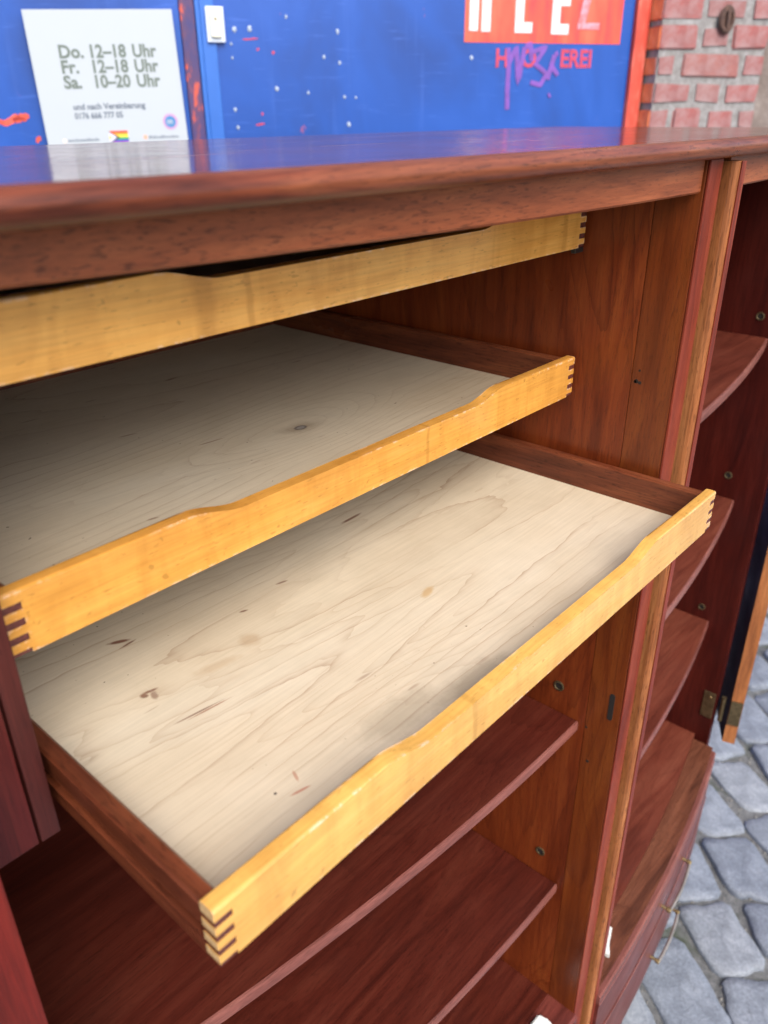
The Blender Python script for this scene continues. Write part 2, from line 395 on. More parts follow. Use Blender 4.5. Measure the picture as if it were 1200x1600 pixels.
# the paving further off: joined stones
b = bmesh.new()
for (cx, cy, lu, lv) in stuff_spots:
    dz = rnd.uniform(-.006, .006); rows = []
    for f, z in ((1.0, -.05), (.97, -.004), (.85, .004)):
        ring = []
        for (a, q) in ((-1, -.75), (-.75, -1), (.75, -1), (1, -.75), (1, .75), (.75, 1), (-.75, 1), (-1, .75)):
            p = U*(a*lu/2*f+rnd.uniform(-.004, .004))+V*(q*lv/2*f+rnd.uniform(-.004, .004))
            ring.append(b.verts.new((cx+p.x, cy+p.y, .022+z+dz)))
        rows.append(ring)
    for i in range(2):
        for k in range(8): b.faces.new((rows[i][k], rows[i][(k+1) % 8], rows[i+1][(k+1) % 8], rows[i+1][k]))
    b.faces.new(rows[2])
far = mk('cobble_paving', b, SN.m, ground, smooth=True, auto=.9); far['kind'] = 'stuff'
# grit lying in the joints
b = bmesh.new()
for i in range(2600):
    p = (rnd.uniform(.9, 3.2), rnd.uniform(-.7, .75)); r = rnd.uniform(.0022, .006)
    bmesh.ops.create_icosphere(b, subdivisions=1, radius=r, matrix=Matrix.Translation((p[0], p[1], .001))@Matrix.Rotation(rnd.uniform(0, 3), 4, 'X')@Matrix.Diagonal((1, rnd.uniform(.6, 1), rnd.uniform(.5, .9), 1)))
grit = mk('gravel', b, simple('grit_stone', (.24, .235, .22), .8, 0, .6, 300), ground); grit['kind'] = 'stuff'

# ------------------------------------------------------------------ the gateway behind: own frame (s along wall, -y towards the viewer)
WP = (1.5281, 2.6071, 0.); WR = math.radians(-31)
def bl(name, base, dark, worn):
    n = NT(name)
    big = n.noise(n.coord((1, 1, .5)), 2.2, 4, .6, .5); fine = n.noise(n.coord(), 40, 4, .65)
    col = n.ramp(big, [(.28, dark), (.55, base), (.78, tuple(min(1, x*1.25+.01) for x in base))])
    drip = n.noise(n.coord((22, 1, 1.2)), 1.0, 3, .6)
    col = n.mix(n.rng(drip, .6, .75, 0, .3), col, tuple(min(1, x*1.3+.04) for x in base))
    sc_ = n.noise(n.coord((7, 1, 70), 3), 1.0, 3, .6)
    col = n.mix(n.rng(sc_, .62, .75, 0, .35), col, tuple(min(1, x*1.5+.05) for x in base))
    w = n.math('MULTIPLY', n.rng(n.noise(n.coord((1, 1, .6)), 11, 5, .7), .66, .69), n.rng(n.noise(n.coord(), 1.9, 2, .5), .5, .58))
    col = n.mix(w, col, worn)
    n.set(Base_Color=col, Roughness=.42); n.bump(fine, .1, .002)
    return n.m
M['blue'] = bl('blue_gate_paint', (.0012, .062, .335), (.0008, .034, .19), (.5, .07, .045))
M['blue_light'] = bl('blue_strip_paint', (.02, .12, .46), (.008, .075, .34), (.2, .25, .5))
n = NT('worn_strip_paint')
w = n.noise(n.coord((1, 1, .35)), 26, 5, .7)
n.set(Base_Color=n.ramp(w, [(.40, (.035, .03, .14)), (.55, (.085, .035, .10)), (.60, (.48, .07, .045))]), Roughness=.5); M['worn'] = n.m
n = NT('red_frame_paint'); w = n.noise(n.coord((1, 1, .3)), 24, 4, .65)
n.set(Base_Color=n.ramp(w, [(.3, (.42, .04, .025)), (.55, (.62, .085, .055)), (.75, (.72, .22, .16))]), Roughness=.45); M['red_frame'] = n.m
n = NT('red_sign_paint'); w = n.noise(n.coord((5, 1, 1)), 2.3, 4, .6)
n.set(Base_Color=n.ramp(w, [(.35, (.62, .035, .05)), (.5, (.62, .075, .045)), (.68, (.66, .13, .07))]), Roughness=.45); M['red_sign'] = n.m
M['white_paint'] = simple('white_letter_paint', (.66, .66, .67), .5, 0, .12, 30)
M['pink_paint'] = simple('pink_smear_paint', (.74, .33, .42), .5, 0, .35, 40, 0, (.64, .1, .09))
M['red_letter'] = simple('red_letter_paint', (.52, .045, .11), .5, 0, .3, 50)
M['purple'] = simple('purple_spray', (.20, .075, .42), .5, 0, .4, 25)
M['fleck_paint'] = simple('pale_fleck_paint', (.40, .48, .62), .5, 0, .4, 60)
M['paper'] = simple('white_card', (.405, .45, .495), .55, 0, .03, 3)
M['grey_ink'] = simple('grey_green_ink', (.13, .165, .145), .6, 0, .1)
M['small_ink'] = simple('small_grey_ink', (.12, .15, .20), .6, 0, .1)

gate = thing('gate', 'blue painted steel double gate with red frame behind the sideboard', 'gate', WP, WR)
def gb(name, s0, s1, d0, d1, z0, z1, mat, bev=.002, par=None):   # d = distance in front of the gate plane
    return mk(name, box(s0, s1, -d1, -d0, z0+GZ, z1+GZ, bev), M[mat] if isinstance(mat, str) else mat, par or gate)
leaf_l = gb('gate_leaf', -1.45, .332, -.04, 0, -1.46, 1.2, 'blue')
leaf_r = gb('gate_leaf', .386, 2.148, -.04, 0, -1.46, 1.2, 'blue')
gb('edge_strip', .334, .384, -.04, .006, -1.46, 1.2, 'worn')
st = gb('cover_strip', .3865, .402, .0, .012, -1.46, 1.2, 'blue_light', .004)
gb('cover_strip', .4025, .452, .0, .008, -1.46, 1.2, 'blue_light', .003)
gb('gate_frame', 2.150, 2.212, -.05, .022, -1.5, 1.26, 'red_frame', .006)
gb('gate_frame', -1.52, -1.452, -.05, .022, -1.5, 1.26, 'red_frame', .006)
gb('gate_frame', -1.452, 2.150, -.05, .022, 1.2, 1.26, 'red_frame', .006)
# bell push screwed to the strip
n = NT('clear_bell_plate'); n.set(Base_Color=(.55, .62, .72), Roughness=.3); M['bell_plate'] = n.m
bell = gb('bell_push', .421, .484, .0085, .018, .659, .768, 'bell_plate', .002)
gb('push_cover', .434, .472, .0181, .028, .672, .752, simple('yellowed_plastic', (.70, .70, .60), .35, 0, .1), .006, bell)
mk('key_mark', lathe([(.004, -.0282), (.004, -.0295)], 12, axis='y', center=(.453, 0, .729+GZ)), M['brass_dull'], bell)
# paint flecks where hooks were chipped off
rf = random.Random(5)
for s_, z_, r in ((.52, .700, .010), (.505, .655, .006), (.505, .612, .006), (.71, .742, .007), (.90, .700, .009), (.575, .703, .011), (.845, .617, .007), (.905, .598, .007), (.66, .512, .010), (.78, .50, .007),
                  (.92, .485, .007), (.965, .482, .006), (.50, .445, .008), (.505, .385, .008), (.935, .39, .009), (1.44, .62, .009)):
    b = bmesh.new(); n_ = 12; r *= .8
    ring = [b.verts.new((s_+r*(1+rf.uniform(-.3, .2))*math.cos(k*2*math.pi/n_), -.0006, z_+GZ+r*1.2*(1+rf.uniform(-.3, .25))*math.sin(k*2*math.pi/n_))) for k in range(n_)]
    top = [b.verts.new((s_+(q.co.x-s_)*.6, -.003, z_+GZ+(q.co.z-z_-GZ)*.6)) for q in ring]
    for k in range(n_): b.faces.new((ring[k], ring[(k+1) % n_], top[(k+1) % n_], top[k]))
    b.faces.new(top); b.faces.new(ring[::-1])
    mk('paint_fleck', b, M['fleck_paint'], leaf_r)
def scuff(s_, z_, w_, h_, mat, par, tilt=0.):
    n_ = 26; b = bmesh.new(); pts = []
    for k in range(n_):
        a = 2*math.pi*k/n_; q = rf.uniform(.6, 1.25)
        x, zz = w_*math.cos(a)*rf.uniform(.85, 1.1), h_*math.sin(a)*q
        pts.append((s_+x, z_+GZ+zz+tilt*x+h_*.5*math.sin(x*90)))
    A = [b.verts.new((x, -.0003, zz)) for x, zz in pts]; B = [b.verts.new((x, -.0012, zz)) for x, zz in pts]
    for k in range(n_): b.faces.new((A[k], A[(k+1) % n_], B[(k+1) % n_], B[k]))
    b.faces.new(B); b.faces.new(A[::-1])
    mk('red_scratch', b, M[mat], par)
for q in ((.575, .672, .03, .003), (.59, .395, .018, .004), (.655, .63, .006, .006), (.60, .64, .005, .005), (.60, .43, .004, .006)): scuff(*q, 'red_letter', leaf_r)
for q in ((-.275, .418, .05, .012, .12), (-.245, .424, .03, .012, .0), (-.20, .357, .010, .010, 0)): scuff(*q[:4], 'red_frame', leaf_l, q[4])

# painted sign on the right leaf
sign = gb('painted_sign', 1.406, 2.094, .0, .0015, .672, 1.15, 'red_sign', 0)
def letter(bars, mat):
    b = bmesh.new()
    for s0, s1, z0, z1 in bars: box(s0, s1, -.0034, -.0016, z0+GZ, z1+GZ, 0, bm=b)
    return mk('letter', b, M[mat], sign)
letter([(1.424, 1.461, .710, 1.06), (1.475, 1.513, .708, 1.06), (1.461, 1.475, .87, .91)], 'white_paint')
letter([(1.617, 1.654, .706, 1.06), (1.654, 1.692, .706, .742)], 'white_paint')
letter([(1.776, 1.812, .703, 1.06), (1.812, 1.853, .703, .739), (1.812, 1.853, .800, .836), (1.812, 1.853, 1.024, 1.06)], 'white_paint')
b = bmesh.new()
for q in ([(1.893, .722), (1.99, .722), (1.99, .745), (1.893, .745)], [(1.893, .735), (1.925, .735), (1.985, 1.03), (1.952, 1.03)], [(1.893, 1.02), (1.985, 1.02), (1.985, 1.05), (1.893, 1.05)]):
    prism([(x, z+GZ) for x, z in q], 'y', -.0034-.0004*len(b.faces)/6, -.0016, b)
mk('letter', b, M['pink_paint'], sign)
def wall_text(body, size, s0, z0, d, mat, par, depth=.001, bold=0., rot=0., sx=1., name='lettering'):
    b = text_bm(body, size, depth, bold)
    bmesh.ops.transform(b, matrix=Matrix.Translation((s0, -d, z0+GZ))@Matrix.Rotation(rot, 4, 'Y')@Matrix.Rotation(math.pi/2, 4, 'X')@Matrix.Diagonal((sx, 1, 1, 1)), verts=b.verts)
    return mk(name, b, M[mat], par)
for t_, s_ in (('H', 1.540), ('O', 1.655), ('EREI', 1.826)):
    wall_text(t_, .088, s_, .5895, .0018, 'red_letter', leaf_r, bold=.0026, sx=.90)
for k, pts in enumerate(([(1.595, .655), (1.60, .60), (1.600, .50), (1.603, .437)], [(1.60, .60), (1.63, .66), (1.645, .53), (1.665, .655), (1.69, .67), (1.70, .61)],
                         [(1.70, .64), (1.76, .66), (1.715, .60), (1.77, .565), (1.745, .525), (1.70, .535)], [(1.775, .545), (1.80, .63), (1.815, .64)], [(1.785, .60), (1.82, .56)], [(1.785, .485), (1.793, .49)])):
    b = bmesh.new(); w_ = .010
    P_ = []
    for i in range(len(pts)-1):
        for j in range(6):
            t = j/6; P_.append((pts[i][0]*(1-t)+pts[i+1][0]*t, pts[i][1]*(1-t)+pts[i+1][1]*t))
    P_.append(pts[-1])
    tube([(x, -.0022-.0002*k, z+GZ) for x, z in P_], w_, 6, b)
    for vv in b.verts: vv.co.y = -.0022-.0003*k+(vv.co.y+.0022)*.06
    mk('spray_stroke', b, M['purple'], leaf_r)

# opening-hours card hanging in front of the left leaf
PC = (.073, .35)                                      # lower middle of the card in the gate frame
cm = Matrix.Rotation(WR, 4, 'Z')
pw = cm@Vector((PC[0], -.03, 0))
poster = thing('opening_hours_sign', 'white card sign with opening hours hung on the blue gate', 'sign', (WP[0]+pw.x, WP[1]+pw.y, PC[1]-.02+GZ), WR)
poster.rotation_euler.y = math.radians(-1.3)
mk('sheet', box(-.2415, .2415, -.006, 0, 0, .419, .0012), M['paper'], poster)
def card_text(body, size, x, z, mat, bold=0., sx=1.):
    b = text_bm(body, size, .0006, bold)
    bmesh.ops.transform(b, matrix=Matrix.Translation((x, -.0067, z))@Matrix.Rotation(math.pi/2, 4, 'X')@Matrix.Diagonal((sx, 1, 1, 1)), verts=b.verts)
    return mk('lettering', b, M[mat], poster)
for row, (a_, b_, c_) in enumerate((('Do.', '12\u201318', 'Uhr'), ('Fr.', '12\u201318', 'Uhr'), ('Sa.', '10\u201320', 'Uhr'))):
    z = .279-.0455*row
    card_text(a_, .054, -.152, z, 'grey_ink', .0017)
    card_text(b_, .054, -.056, z, 'grey_ink', .0017, .93)
    card_text(c_, .054, .090, z, 'grey_ink', .0017, .92)
card_text('und nach Vereinbarung', .0265, -.136, .1215, 'small_ink', .0007, .98)
card_text('0176 666 777 05', .0265, -.136, .093, 'small_ink', .0007, .9)
b = bmesh.new(); rr = random.Random(2)
for x0, x1 in ((-.172, -.068), (.105, .208)):
    x = x0
    while x < x1:
        w_ = rr.uniform(.002, .0045); h_ = rr.choice((.007, .007, .010))
        box(x, x+w_, -.0067, -.0059, .021, .021+h_, 0, bm=b); x += w_+rr.uniform(.0015, .003)
mk('small_print', b, M['small_ink'], poster, kind='stuff')
orange = simple('orange_ink', (.75, .35, .25), .6, 0, .1)
mk('icon', lathe([(.0065, -.0061), (.0065, -.0067)], 14, axis='y', center=(-.184, 0, .025)), simple('pale_orange_ink', (.78, .60, .52), .6), poster)
mk('icon', lathe([(.0075, -.0061), (.0075, -.0067)], 14, axis='y', center=(.092, 0, .027)), orange, poster)
# little striped flag
fx0, fx1, fz0, fz1 = -.028, .033, .010, .051
cols = [(.72, .06, .03), (.80, .28, .03), (.80, .66, .05), (.05, .33, .08), (.04, .08, .38), (.28, .06, .36)]
for i, cc in enumerate(cols):
    h_ = (fz1-fz0)/6
    mk('flag_stripe', box(fx0, fx1, -.0066, -.0058, fz1-h_*(i+1), fz1-h_*i), simple('flag_ink_%d' % i, cc, .6, 0, .05), poster)
mid = (fz0+fz1)/2; hh = (fz1-fz0)/2
for i, (cc, k) in enumerate((((.03, .02, .02), .036), ((.20, .10, .05), .031), ((.30, .52, .72), .026), ((.74, .45, .55), .021), ((.80, .80, .80), .016), ((.78, .66, .06), .010))):
    mk('flag_chevron', prism([(fx0-.004, mid-hh*min(1, k/.03)), (fx0-.004, mid+hh*min(1, k/.03)), (fx0-.004+k, mid)], 'y', -.0068-.0003*i, -.0058), simple('flag_wedge_%d' % i, cc, .6, 0, .05), poster)
lg = mk('logo', lathe([(.0265, -.0061), (.0265, -.0066)], 28, axis='y', center=(.187, 0, .074)), simple('pink_ring_ink', (.46, .22, .40), .6, 0, .3, 40, 0, (.40, .30, .50)), poster)
mk('logo_disc', lathe([(.0185, -.0067), (.0185, -.0071)], 28, axis='y', center=(.187, 0, .074)), simple('blue_disc_ink', (.05, .22, .48), .6, 0, .3), lg)
b = text_bm('m', .026, .0005, .0006); bmesh.ops.transform(b, matrix=Matrix.Translation((.175, -.0076, .067))@Matrix.Rotation(math.pi/2, 4, 'X'), verts=b.verts)
mk('lettering', b, M['paper'], lg)

# brick pier right of the gate
pier = thing('brick_pillar', 'old brick pillar with pale mortar beside the blue gate', 'pillar', WP, WR)
MN = NT('lime_mortar'); w = MN.noise(MN.coord(), 30, 5, .7)
MN.set(Base_Color=MN.ramp(w, [(.3, (.15, .14, .135)), (.55, (.24, .235, .235)), (.8, (.35, .35, .36))]), Roughness=.9); MN.bump(w, .5, .006)
BN = NT('brick_clay'); oi = BN.node('ShaderNodeObjectInfo')
w = BN.noise(BN.coord(), 16, 5, .65, .3); w2 = BN.noise(BN.coord((1, 1, 1), 4), 9, 4, .65)
bc = BN.ramp(oi.outputs['Random'], [(0, (.16, .085, .085)), (.3, (.31, .085, .08)), (.55, (.24, .10, .095)), (.8, (.34, .12, .10)), (1, (.26, .13, .125))])
bc = BN.mix(BN.rng(w, .35, .7, 0, .7), bc, (.20, .08, .08))
bc = BN.mix(BN.rng(w2, .42, .74, .03, .8), bc, (.34, .26, .265))       # whitish bloom
sep = BN.node('ShaderNodeSeparateXYZ', {0: BN.node('ShaderNodeNewGeometry').outputs['Normal']})
BN.set(Base_Color=bc, Roughness=.85); BN.bump(BN.noise(BN.coord(), 60, 4, .7), .5, .005)
RN = NT('brick_orange'); w = RN.noise(RN.coord(), 18, 4, .6)
RN.set(Base_Color=RN.ramp(w, [(.3, (.5, .13, .06)), (.6, (.72, .22, .09)), (.8, (.66, .32, .2))]), Roughness=.85); RN.bump(w, .4, .005)
S0, S1p, OFF = 2.216, 2.743, .1
mk('mortar_core', box(S0+.006, S1p-.006, -OFF+.006, .16, 0, 1.9+GZ), MN.m, pier)
RT = {0: (2.304, 2.3225, 2.469, 2.493, 2.633, 2.653), 1: (2.395, 2.418, 2.549, 2.568), 2: (2.307, 2.336, 2.615, 2.639), 3: (2.391, 2.415, 2.546, 2.565), 4: (2.402, 2.42, 2.617, 2.642)}
rb = random.Random(9)
brick_mesh = {}
def brick(a, b_, z0, z1, key):
    key = (round(a, 3), round(b_, 3))
    bx = box(0, b_-a, 0, .23, 0, z1-z0, 0)
    for vv in bx.verts: vv.co.x += rb.uniform(-.005, .005); vv.co.z += rb.uniform(-.005, .005)
    bmesh.ops.bevel(bx, geom=list(bx.edges), offset=rb.uniform(.005, .011), segments=2, affect='EDGES')
    first = a <= S0+.001
    for f in bx.faces: f.material_index = 1 if (first and f.calc_center_median().x < .004) else 0
    o = mk('brick', bx, [BN.m, RN.m], pier)
    o.location = (a, -OFF+rb.uniform(-.004, .003), z0)
z = .340+GZ-.1015*18; r = (0-18) % 5
while z < 1.85+GZ:
    i = round((z-.340-GZ)/.1015)
    cuts = RT[i % 5]
    edges = [S0]+list(cuts)+[S1p]
    for j in range(0, len(edges), 2):
        if z > -.09: brick(edges[j], edges[j+1], max(z+.009, .0), z+.1015-.009, None)
    z += .1015
# rusty wall-tie plate
an = bmesh.new()
lathe([(.036, 0), (.040, -.010), (.034, -.018), (.024, -.018), (.020, -.010), (.006, -.009)], 24, an, 'y')
bmesh.ops.transform(an, matrix=Matrix.Diagonal((.95, 1, 1.3, 1)), verts=an.verts)
box(-.007, .007, -.022, -.006, -.032, .032, .003, 2, an)
rust = simple('rusty_iron', (.13, .07, .05), .8, .2, .6, 50, .6, (.05, .03, .028))
o = mk('wall_tie', an, rust, pier, smooth=True, auto=.8); o.location = (2.512, -OFF-.004, .757+GZ)
# rendered wall behind
PN = NT('grey_brown_render'); w = PN.noise(PN.coord(), 5, 6, .7); w2 = PN.noise(PN.coord(), 60, 4, .7)
PN.set(Base_Color=PN.ramp(w, [(.3, (.10, .075, .065)), (.55, (.19, .155, .14)), (.75, (.30, .27, .25))]), Roughness=.9); PN.bump(w2, .5, .008)
wl = thing('wall', 'grey brown rendered wall beyond the brick pillar', 'wall', WP, WR)
mk('wall_face', box(-4, -1.53, -.02, .2, 0, 4, .01), PN.m, wl)
mk('wall_face', box(2.76, 6, -.0, .2, 0, 4, .01), PN.m, wl)
mk('wall_face', box(-1.53, 2.76, .17, .25, 0, 4.0, .01), PN.m, wl)
mk('lintel', box(-1.53, 2.214, -.03, .16, 1.27+GZ, 4.0, .01), PN.m, wl)

# ------------------------------------------------------------------ the sideboard
cab = thing('sideboard', 'tall mahogany bow-fronted sideboard with open doors standing on cobbles', 'sideboard', (.74, .42, 0))
CO = (.74, .42, -GZ)                                 # measured coordinates -> the thing's frame
def part(name, bm, mat, par=None, smooth=False, auto=.6, label=None):
    return mk(name, bm, M[mat] if isinstance(mat, str) else mat, par or cab, smooth, CO, label, auto=auto)
bow = lambda x: .135*(x-.74)**2
tbow = lambda x: .06*(x-.74)**2
XL, XR, YB = -.062, 1.54, .762
# top with raised rounded lip
ZU, YT, R = .3868, .050, .0090
pr = [(.7745, ZU, 0), (YT+.03, ZU, 1)]
for k in range(0, 13):
    a = -math.pi/2-math.pi*k/12*.92
    pr.append((YT+R+.001+R*1.15*math.cos(a), ZU+R+.0005+R*1.02*math.sin(a), 1))
pr_lip = pr[1:]+[(YT+.026, .3990, 1), (YT+.0300, .3985, 1)]
part('top_lip', sweep(pr_lip, XL-.075, XR+.065, 48, tbow), 'lip', smooth=True, auto=.7)
part('cabinet_top', sweep([(.7745, ZU, 0), (YT+.0302, ZU, 1), (YT+.0302, .39845, 1), (.7725, .39845, 0), (.7745, .3965, 0)], XL-.075, XR+.065, 48, tbow), 'top')
# rails under the top
ZR = .3545
def rail(x0, x1): return sweep([(.073, ZR+.002, 1), (.075, ZR, 1), (.093, ZR, 1), (.093, ZU-.0003, 1), (.073, ZU-.0003, 1)], x0, x1, 24, bow)
part('rail', rail(XL, .7045), 'rail', smooth=True, auto=.4)
part('rail', rail(.7745, XR), 'rail', smooth=True, auto=.4)
# sides, divider, back, floors
ZB = -1.31
part('side_panel', box(XL-.033, XL-.003, .155, YB, ZB, ZU-.001, .002), 'inner')
part('side_panel', box(XR+.0, XR+.018, .160, YB, ZB, ZU-.001, .0015), 'inner')
part('back_panel', box(XL-.003, XR, YB-.012, YB-.0005, ZB+.02, ZU-.001), 'inner')
wl_ = part('divider', box(.708, .771, .121, YB-.0125, ZB, ZU-.001, 0), 'wall')
part('divider_lipping', box(.7079, .7409, .0712, .1205, ZB, ZU-.001, .0006), 'lipping')
# front strips of the divider and of the left side
part('post', box(.7083, .7410, .0680, .0708, ZB, ZU-.0012, .001), 'post')
bm = prism([(.7500, .0735), (.7500, .0625), (.7510, .0590), (.7530, .0568), (.7560, .0560), (.7680, .0562), (.7712, .0590), (.7712, .120), (.7440, .120), (.7440, .0900), (.7480, .084)], 'z', ZB, ZU-.004)
part('moulding', bm, 'mould')
part('post', box(.7602-.0035, .7690, .0545, .0559, ZB, ZU-.004, .0005), 'post')
lp = part('post', box(XL-.036, XL+.001, .124, .1549, ZB, ZU-.001, .002), 'left_post', label='left front post')
# floors and lippings
FZ = -.997
part('floor', sweep([(YB-.013, FZ, 0), (YB-.013, FZ-.022, 0), (.122, FZ-.022, 1), (.122, FZ, 1)], XL-.003, .7078, 16, bow), 'shelf')
part('floor_lipping', sweep([(.1215, FZ-.022, 1), (.1215, FZ+.0002, 1), (.066, FZ+.0002, 1), (.062, FZ-.004, 1), (.062, FZ-.022, 1)], XL-.003, .7078, 16, bow), 'drawer')
part('floor', sweep([(YB-.013, FZ, 0), (YB-.013, FZ-.022, 0), (.108, FZ-.022, 1), (.108, FZ, 1)], .7715, XR, 20, bow), 'shelf_lit')
fl = part('floor_lipping', sweep([(.1075, FZ-.022, 1), (.1075, FZ+.0003, 1), (.058, FZ+.0003, 1), (.058, FZ-.022, 1)], .7715, XR-.02, 24, bow), 'sill')
part('floor_edge', sweep([(.0578, FZ-.0215, 1), (.0578, FZ+.0002, 1), (.050, FZ+.0002, 1), (.0475, FZ-.003, 1), (.0475, FZ-.0215, 1)], .7640, 1.508, 30, bow), 'shelf_edge', smooth=True, auto=.5)
part('bottom_panel', sweep([(YB-.013, ZB, 0), (YB-.013, ZB-.02, 0), (.066, ZB-.02, 1), (.066, ZB, 1)], XL-.033, XR+.018, 24, bow), 'inner')
# shelves with bowed fronts
def shelf(x0, x1, z, mat='shelf'):
    o = part('shelf', sweep([(YB-.015, z, 0), (YB-.015, z-.018, 0), (.1335, z-.018, 1), (.1335, z, 1)], x0, x1, 24, bow), mat)
    part('shelf_edge', sweep([(.1333, z-.018, 1), (.1333, z, 1), (.1312, z-.0006, 1), (.1302, z-.003, 1), (.1302, z-.016, 1), (.1315, z-.018, 1)], x0, x1, 30, bow), 'shelf_edge', o, True, .5)
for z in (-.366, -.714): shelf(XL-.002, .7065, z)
for z in (.020, -.340, -.660): shelf(.7735, XR-.0015, z, 'shelf_lit')
# brass sleeves for shelf pins
def sleeve(x, y, z, sgn):
    b = lathe([(.0085, -.0002), (.0085, .0012), (.0068, .0018), (.0055, .0012), (.0052, -.0001)] if sgn > 0 else [(.0085, .0002), (.0085, -.0012), (.0068, -.0018), (.0055, -.0012), (.0052, .0001)], 18, axis='x', center=(x, y, z))
    o = part('pin_sleeve', b, 'brass_dull', smooth=True, auto=.7)
    part('pin_hole', lathe([(.0056, -.0003*sgn), (.0056, .0004*sgn)], 14, axis='x', center=(x, y, z)), 'dark', o)
for z in (-.321, -.436, -.665): sleeve(.708, .168, z, -1)
for z in (.060, -.287, -.630): sleeve(XR, .2395, z, -1)
for y, z, r in ((.1143, .150, .0028), (.1155, .1495, .002), (.110, .149, .0022), (.112, .163, .0015), (.118, -.37, .002), (.109, -.43, .0025)):
    part('nail_hole', lathe([(r, .0004), (r*.9, -.0004)], 10, axis='x', center=(.708, y, z)), 'dark')
# lock keep
ls = bmesh.new(); pts = [(.0855+.0038*math.cos(a), (-.315+(.019 if math.sin(a) > 0 else -.019))+.0038*math.sin(a)) for a in [k*2*math.pi/20+.01 for k in range(20)]]
part('lock_slot', prism(pts, 'x', .7070, .7083, ls), 'dark')
# guide boards carrying the trays on the left
part('guide_board', box(-.0205, -.0068, .170, YB-.02, -.0115, .350, .0012), 'guide')
part('guide_board', box(XL-.002, -.0222, .1705, YB-.02, -.0115, .350, .0012), 'guide_red')
T_Z = (0., .1198, .2928); T_Y = (0., .1908, .1944)
for z in T_Z:
    part('runner', box(-.0069, .0045, .205, YB-.03, z+.0172, z+.0228), 'guide')
    part('runner', box(.6958, .7079, .205, YB-.03, z+.0172, z+.0228), 'guide')
part('stop_bracket', box(.690, .7078, .1985, .2045, .2860, .2915, .0008), 'steel')
# drawers on the right
for z0, z1 in ((-1.131, -1.0205), (-1.300, -1.140)):
    dr = part('drawer', sweep([(.0500, z1, 1), (.0480, z1-.003, 1), (.0480, z0, 1), (.070, z0, 1), (.070, z1, 1)], .7655, 1.506, 30, bow), 'drawer', smooth=True, auto=.4)
    part('drawer_edge', sweep([(.0478, z1-.0005, 1), (.0465, z1-.0015, 1), (.0465, z1-.0055, 1), (.0478, z1-.006, 1)], .766, 1.505, 30, bow), 'shelf_edge', dr, True, .5)
    zc = z0+.038
    hd = part('handle', tube([(1.089+.152*k/10, .048-.023+bow(1.085+.16*k/10)+.006-.004*math.sin(math.pi*k/10), zc-.002) for k in range(11)], .0036, 10), 'handle', dr, True, .8)
    for hx in (1.092, 1.238):
        y = .048+bow(hx)
        part('handle_post', lathe([(.0040, y+.002), (.0035, y-.010), (.0055, y-.012), (.0055, y-.018), (.0035, y-.020)], 14, None, 'y', (hx, 0, zc)), 'brass', dr, True, .7)
for z0, z1 in ((-1.131, -1.0205), (-1.300, -1.140)):
    part('drawer', sweep([(.052, z1, 1), (.0500, z1-.003, 1), (.0500, z0, 1), (.070, z0, 1), (.070, z1, 1)], XL-.02, .7075, 24, bow), 'drawer', smooth=True, auto=.4)
# white plastic catches near the floor
cb = prism([(.840, .070), (.862, .082), (.897, .094), (.892, .108), (.868, .107), (.840, .096)], 'z', FZ+.0005, FZ+.0135); bmesh.ops.bevel(cb, geom=list(cb.edges), offset=.002, segments=2, affect='EDGES')
part('door_catch', cb, 'white_plastic')
cb = prism([(.622, .076), (.652, .074), (.662, .092), (.658, .112), (.632, .113), (.618, .096)], 'z', FZ+.0005, FZ+.016); bmesh.ops.bevel(cb, geom=list(cb.edges), offset=.003, segments=2, affect='EDGES')
part('door_catch', cb, 'white_plastic')
# legs
for lx, ly in ((.0, .22), (.0, .70), (1.48, .22), (1.48, .70), (.74, .25), (.74, .68)):
    part('leg', lathe([(.024, ZB-.02), (.022, ZB-.06), (.014, -1.4975)], 14, center=(lx, ly, 0)), 'post', smooth=True, auto=.7)
# the doors, swung right back
def door(hx, hy, phi, sg, lab):
    d0 = Vector((sg*math.cos(phi), math.sin(phi), 0)); nn = Vector((-sg*math.sin(phi), math.cos(phi), 0))*1.0
    if sg < 0: nn = Vector((math.sin(phi), math.cos(phi), 0))
    b = bmesh.new(); rows = []
    N, T, Wd = 14, .028, .385
    for i in range(N+1):
        t = i/N; off = .020*math.sin(t*math.pi)
        p = Vector((hx, hy, 0))+d0*Wd*t+nn*off
        rows.append([b.verts.new((p.x, p.y, -.985)), b.verts.new((p.x, p.y, .372)), b.verts.new((p.x+nn.x*T, p.y+nn.y*T, .372)), b.verts.new((p.x+nn.x*T, p.y+nn.y*T, -.985))])
    for i in range(N):
        for j in range(4):
            f_ = b.faces.new((rows[i][j], rows[i+1][j], rows[i+1][(j+1) % 4], rows[i][(j+1) % 4]))
            if j == 2: f_.material_index = 1
    b.faces.new(rows[0]); b.faces.new(rows[-1][::-1])
    dr = part('door', b, [M['door_edge'], M['door_shaded']], label=lab)
    return dr, d0, nn
dr, d0, nn = door(1.553, .1015, math.radians(18.5), 1, 'right door swung back beside the cabinet')
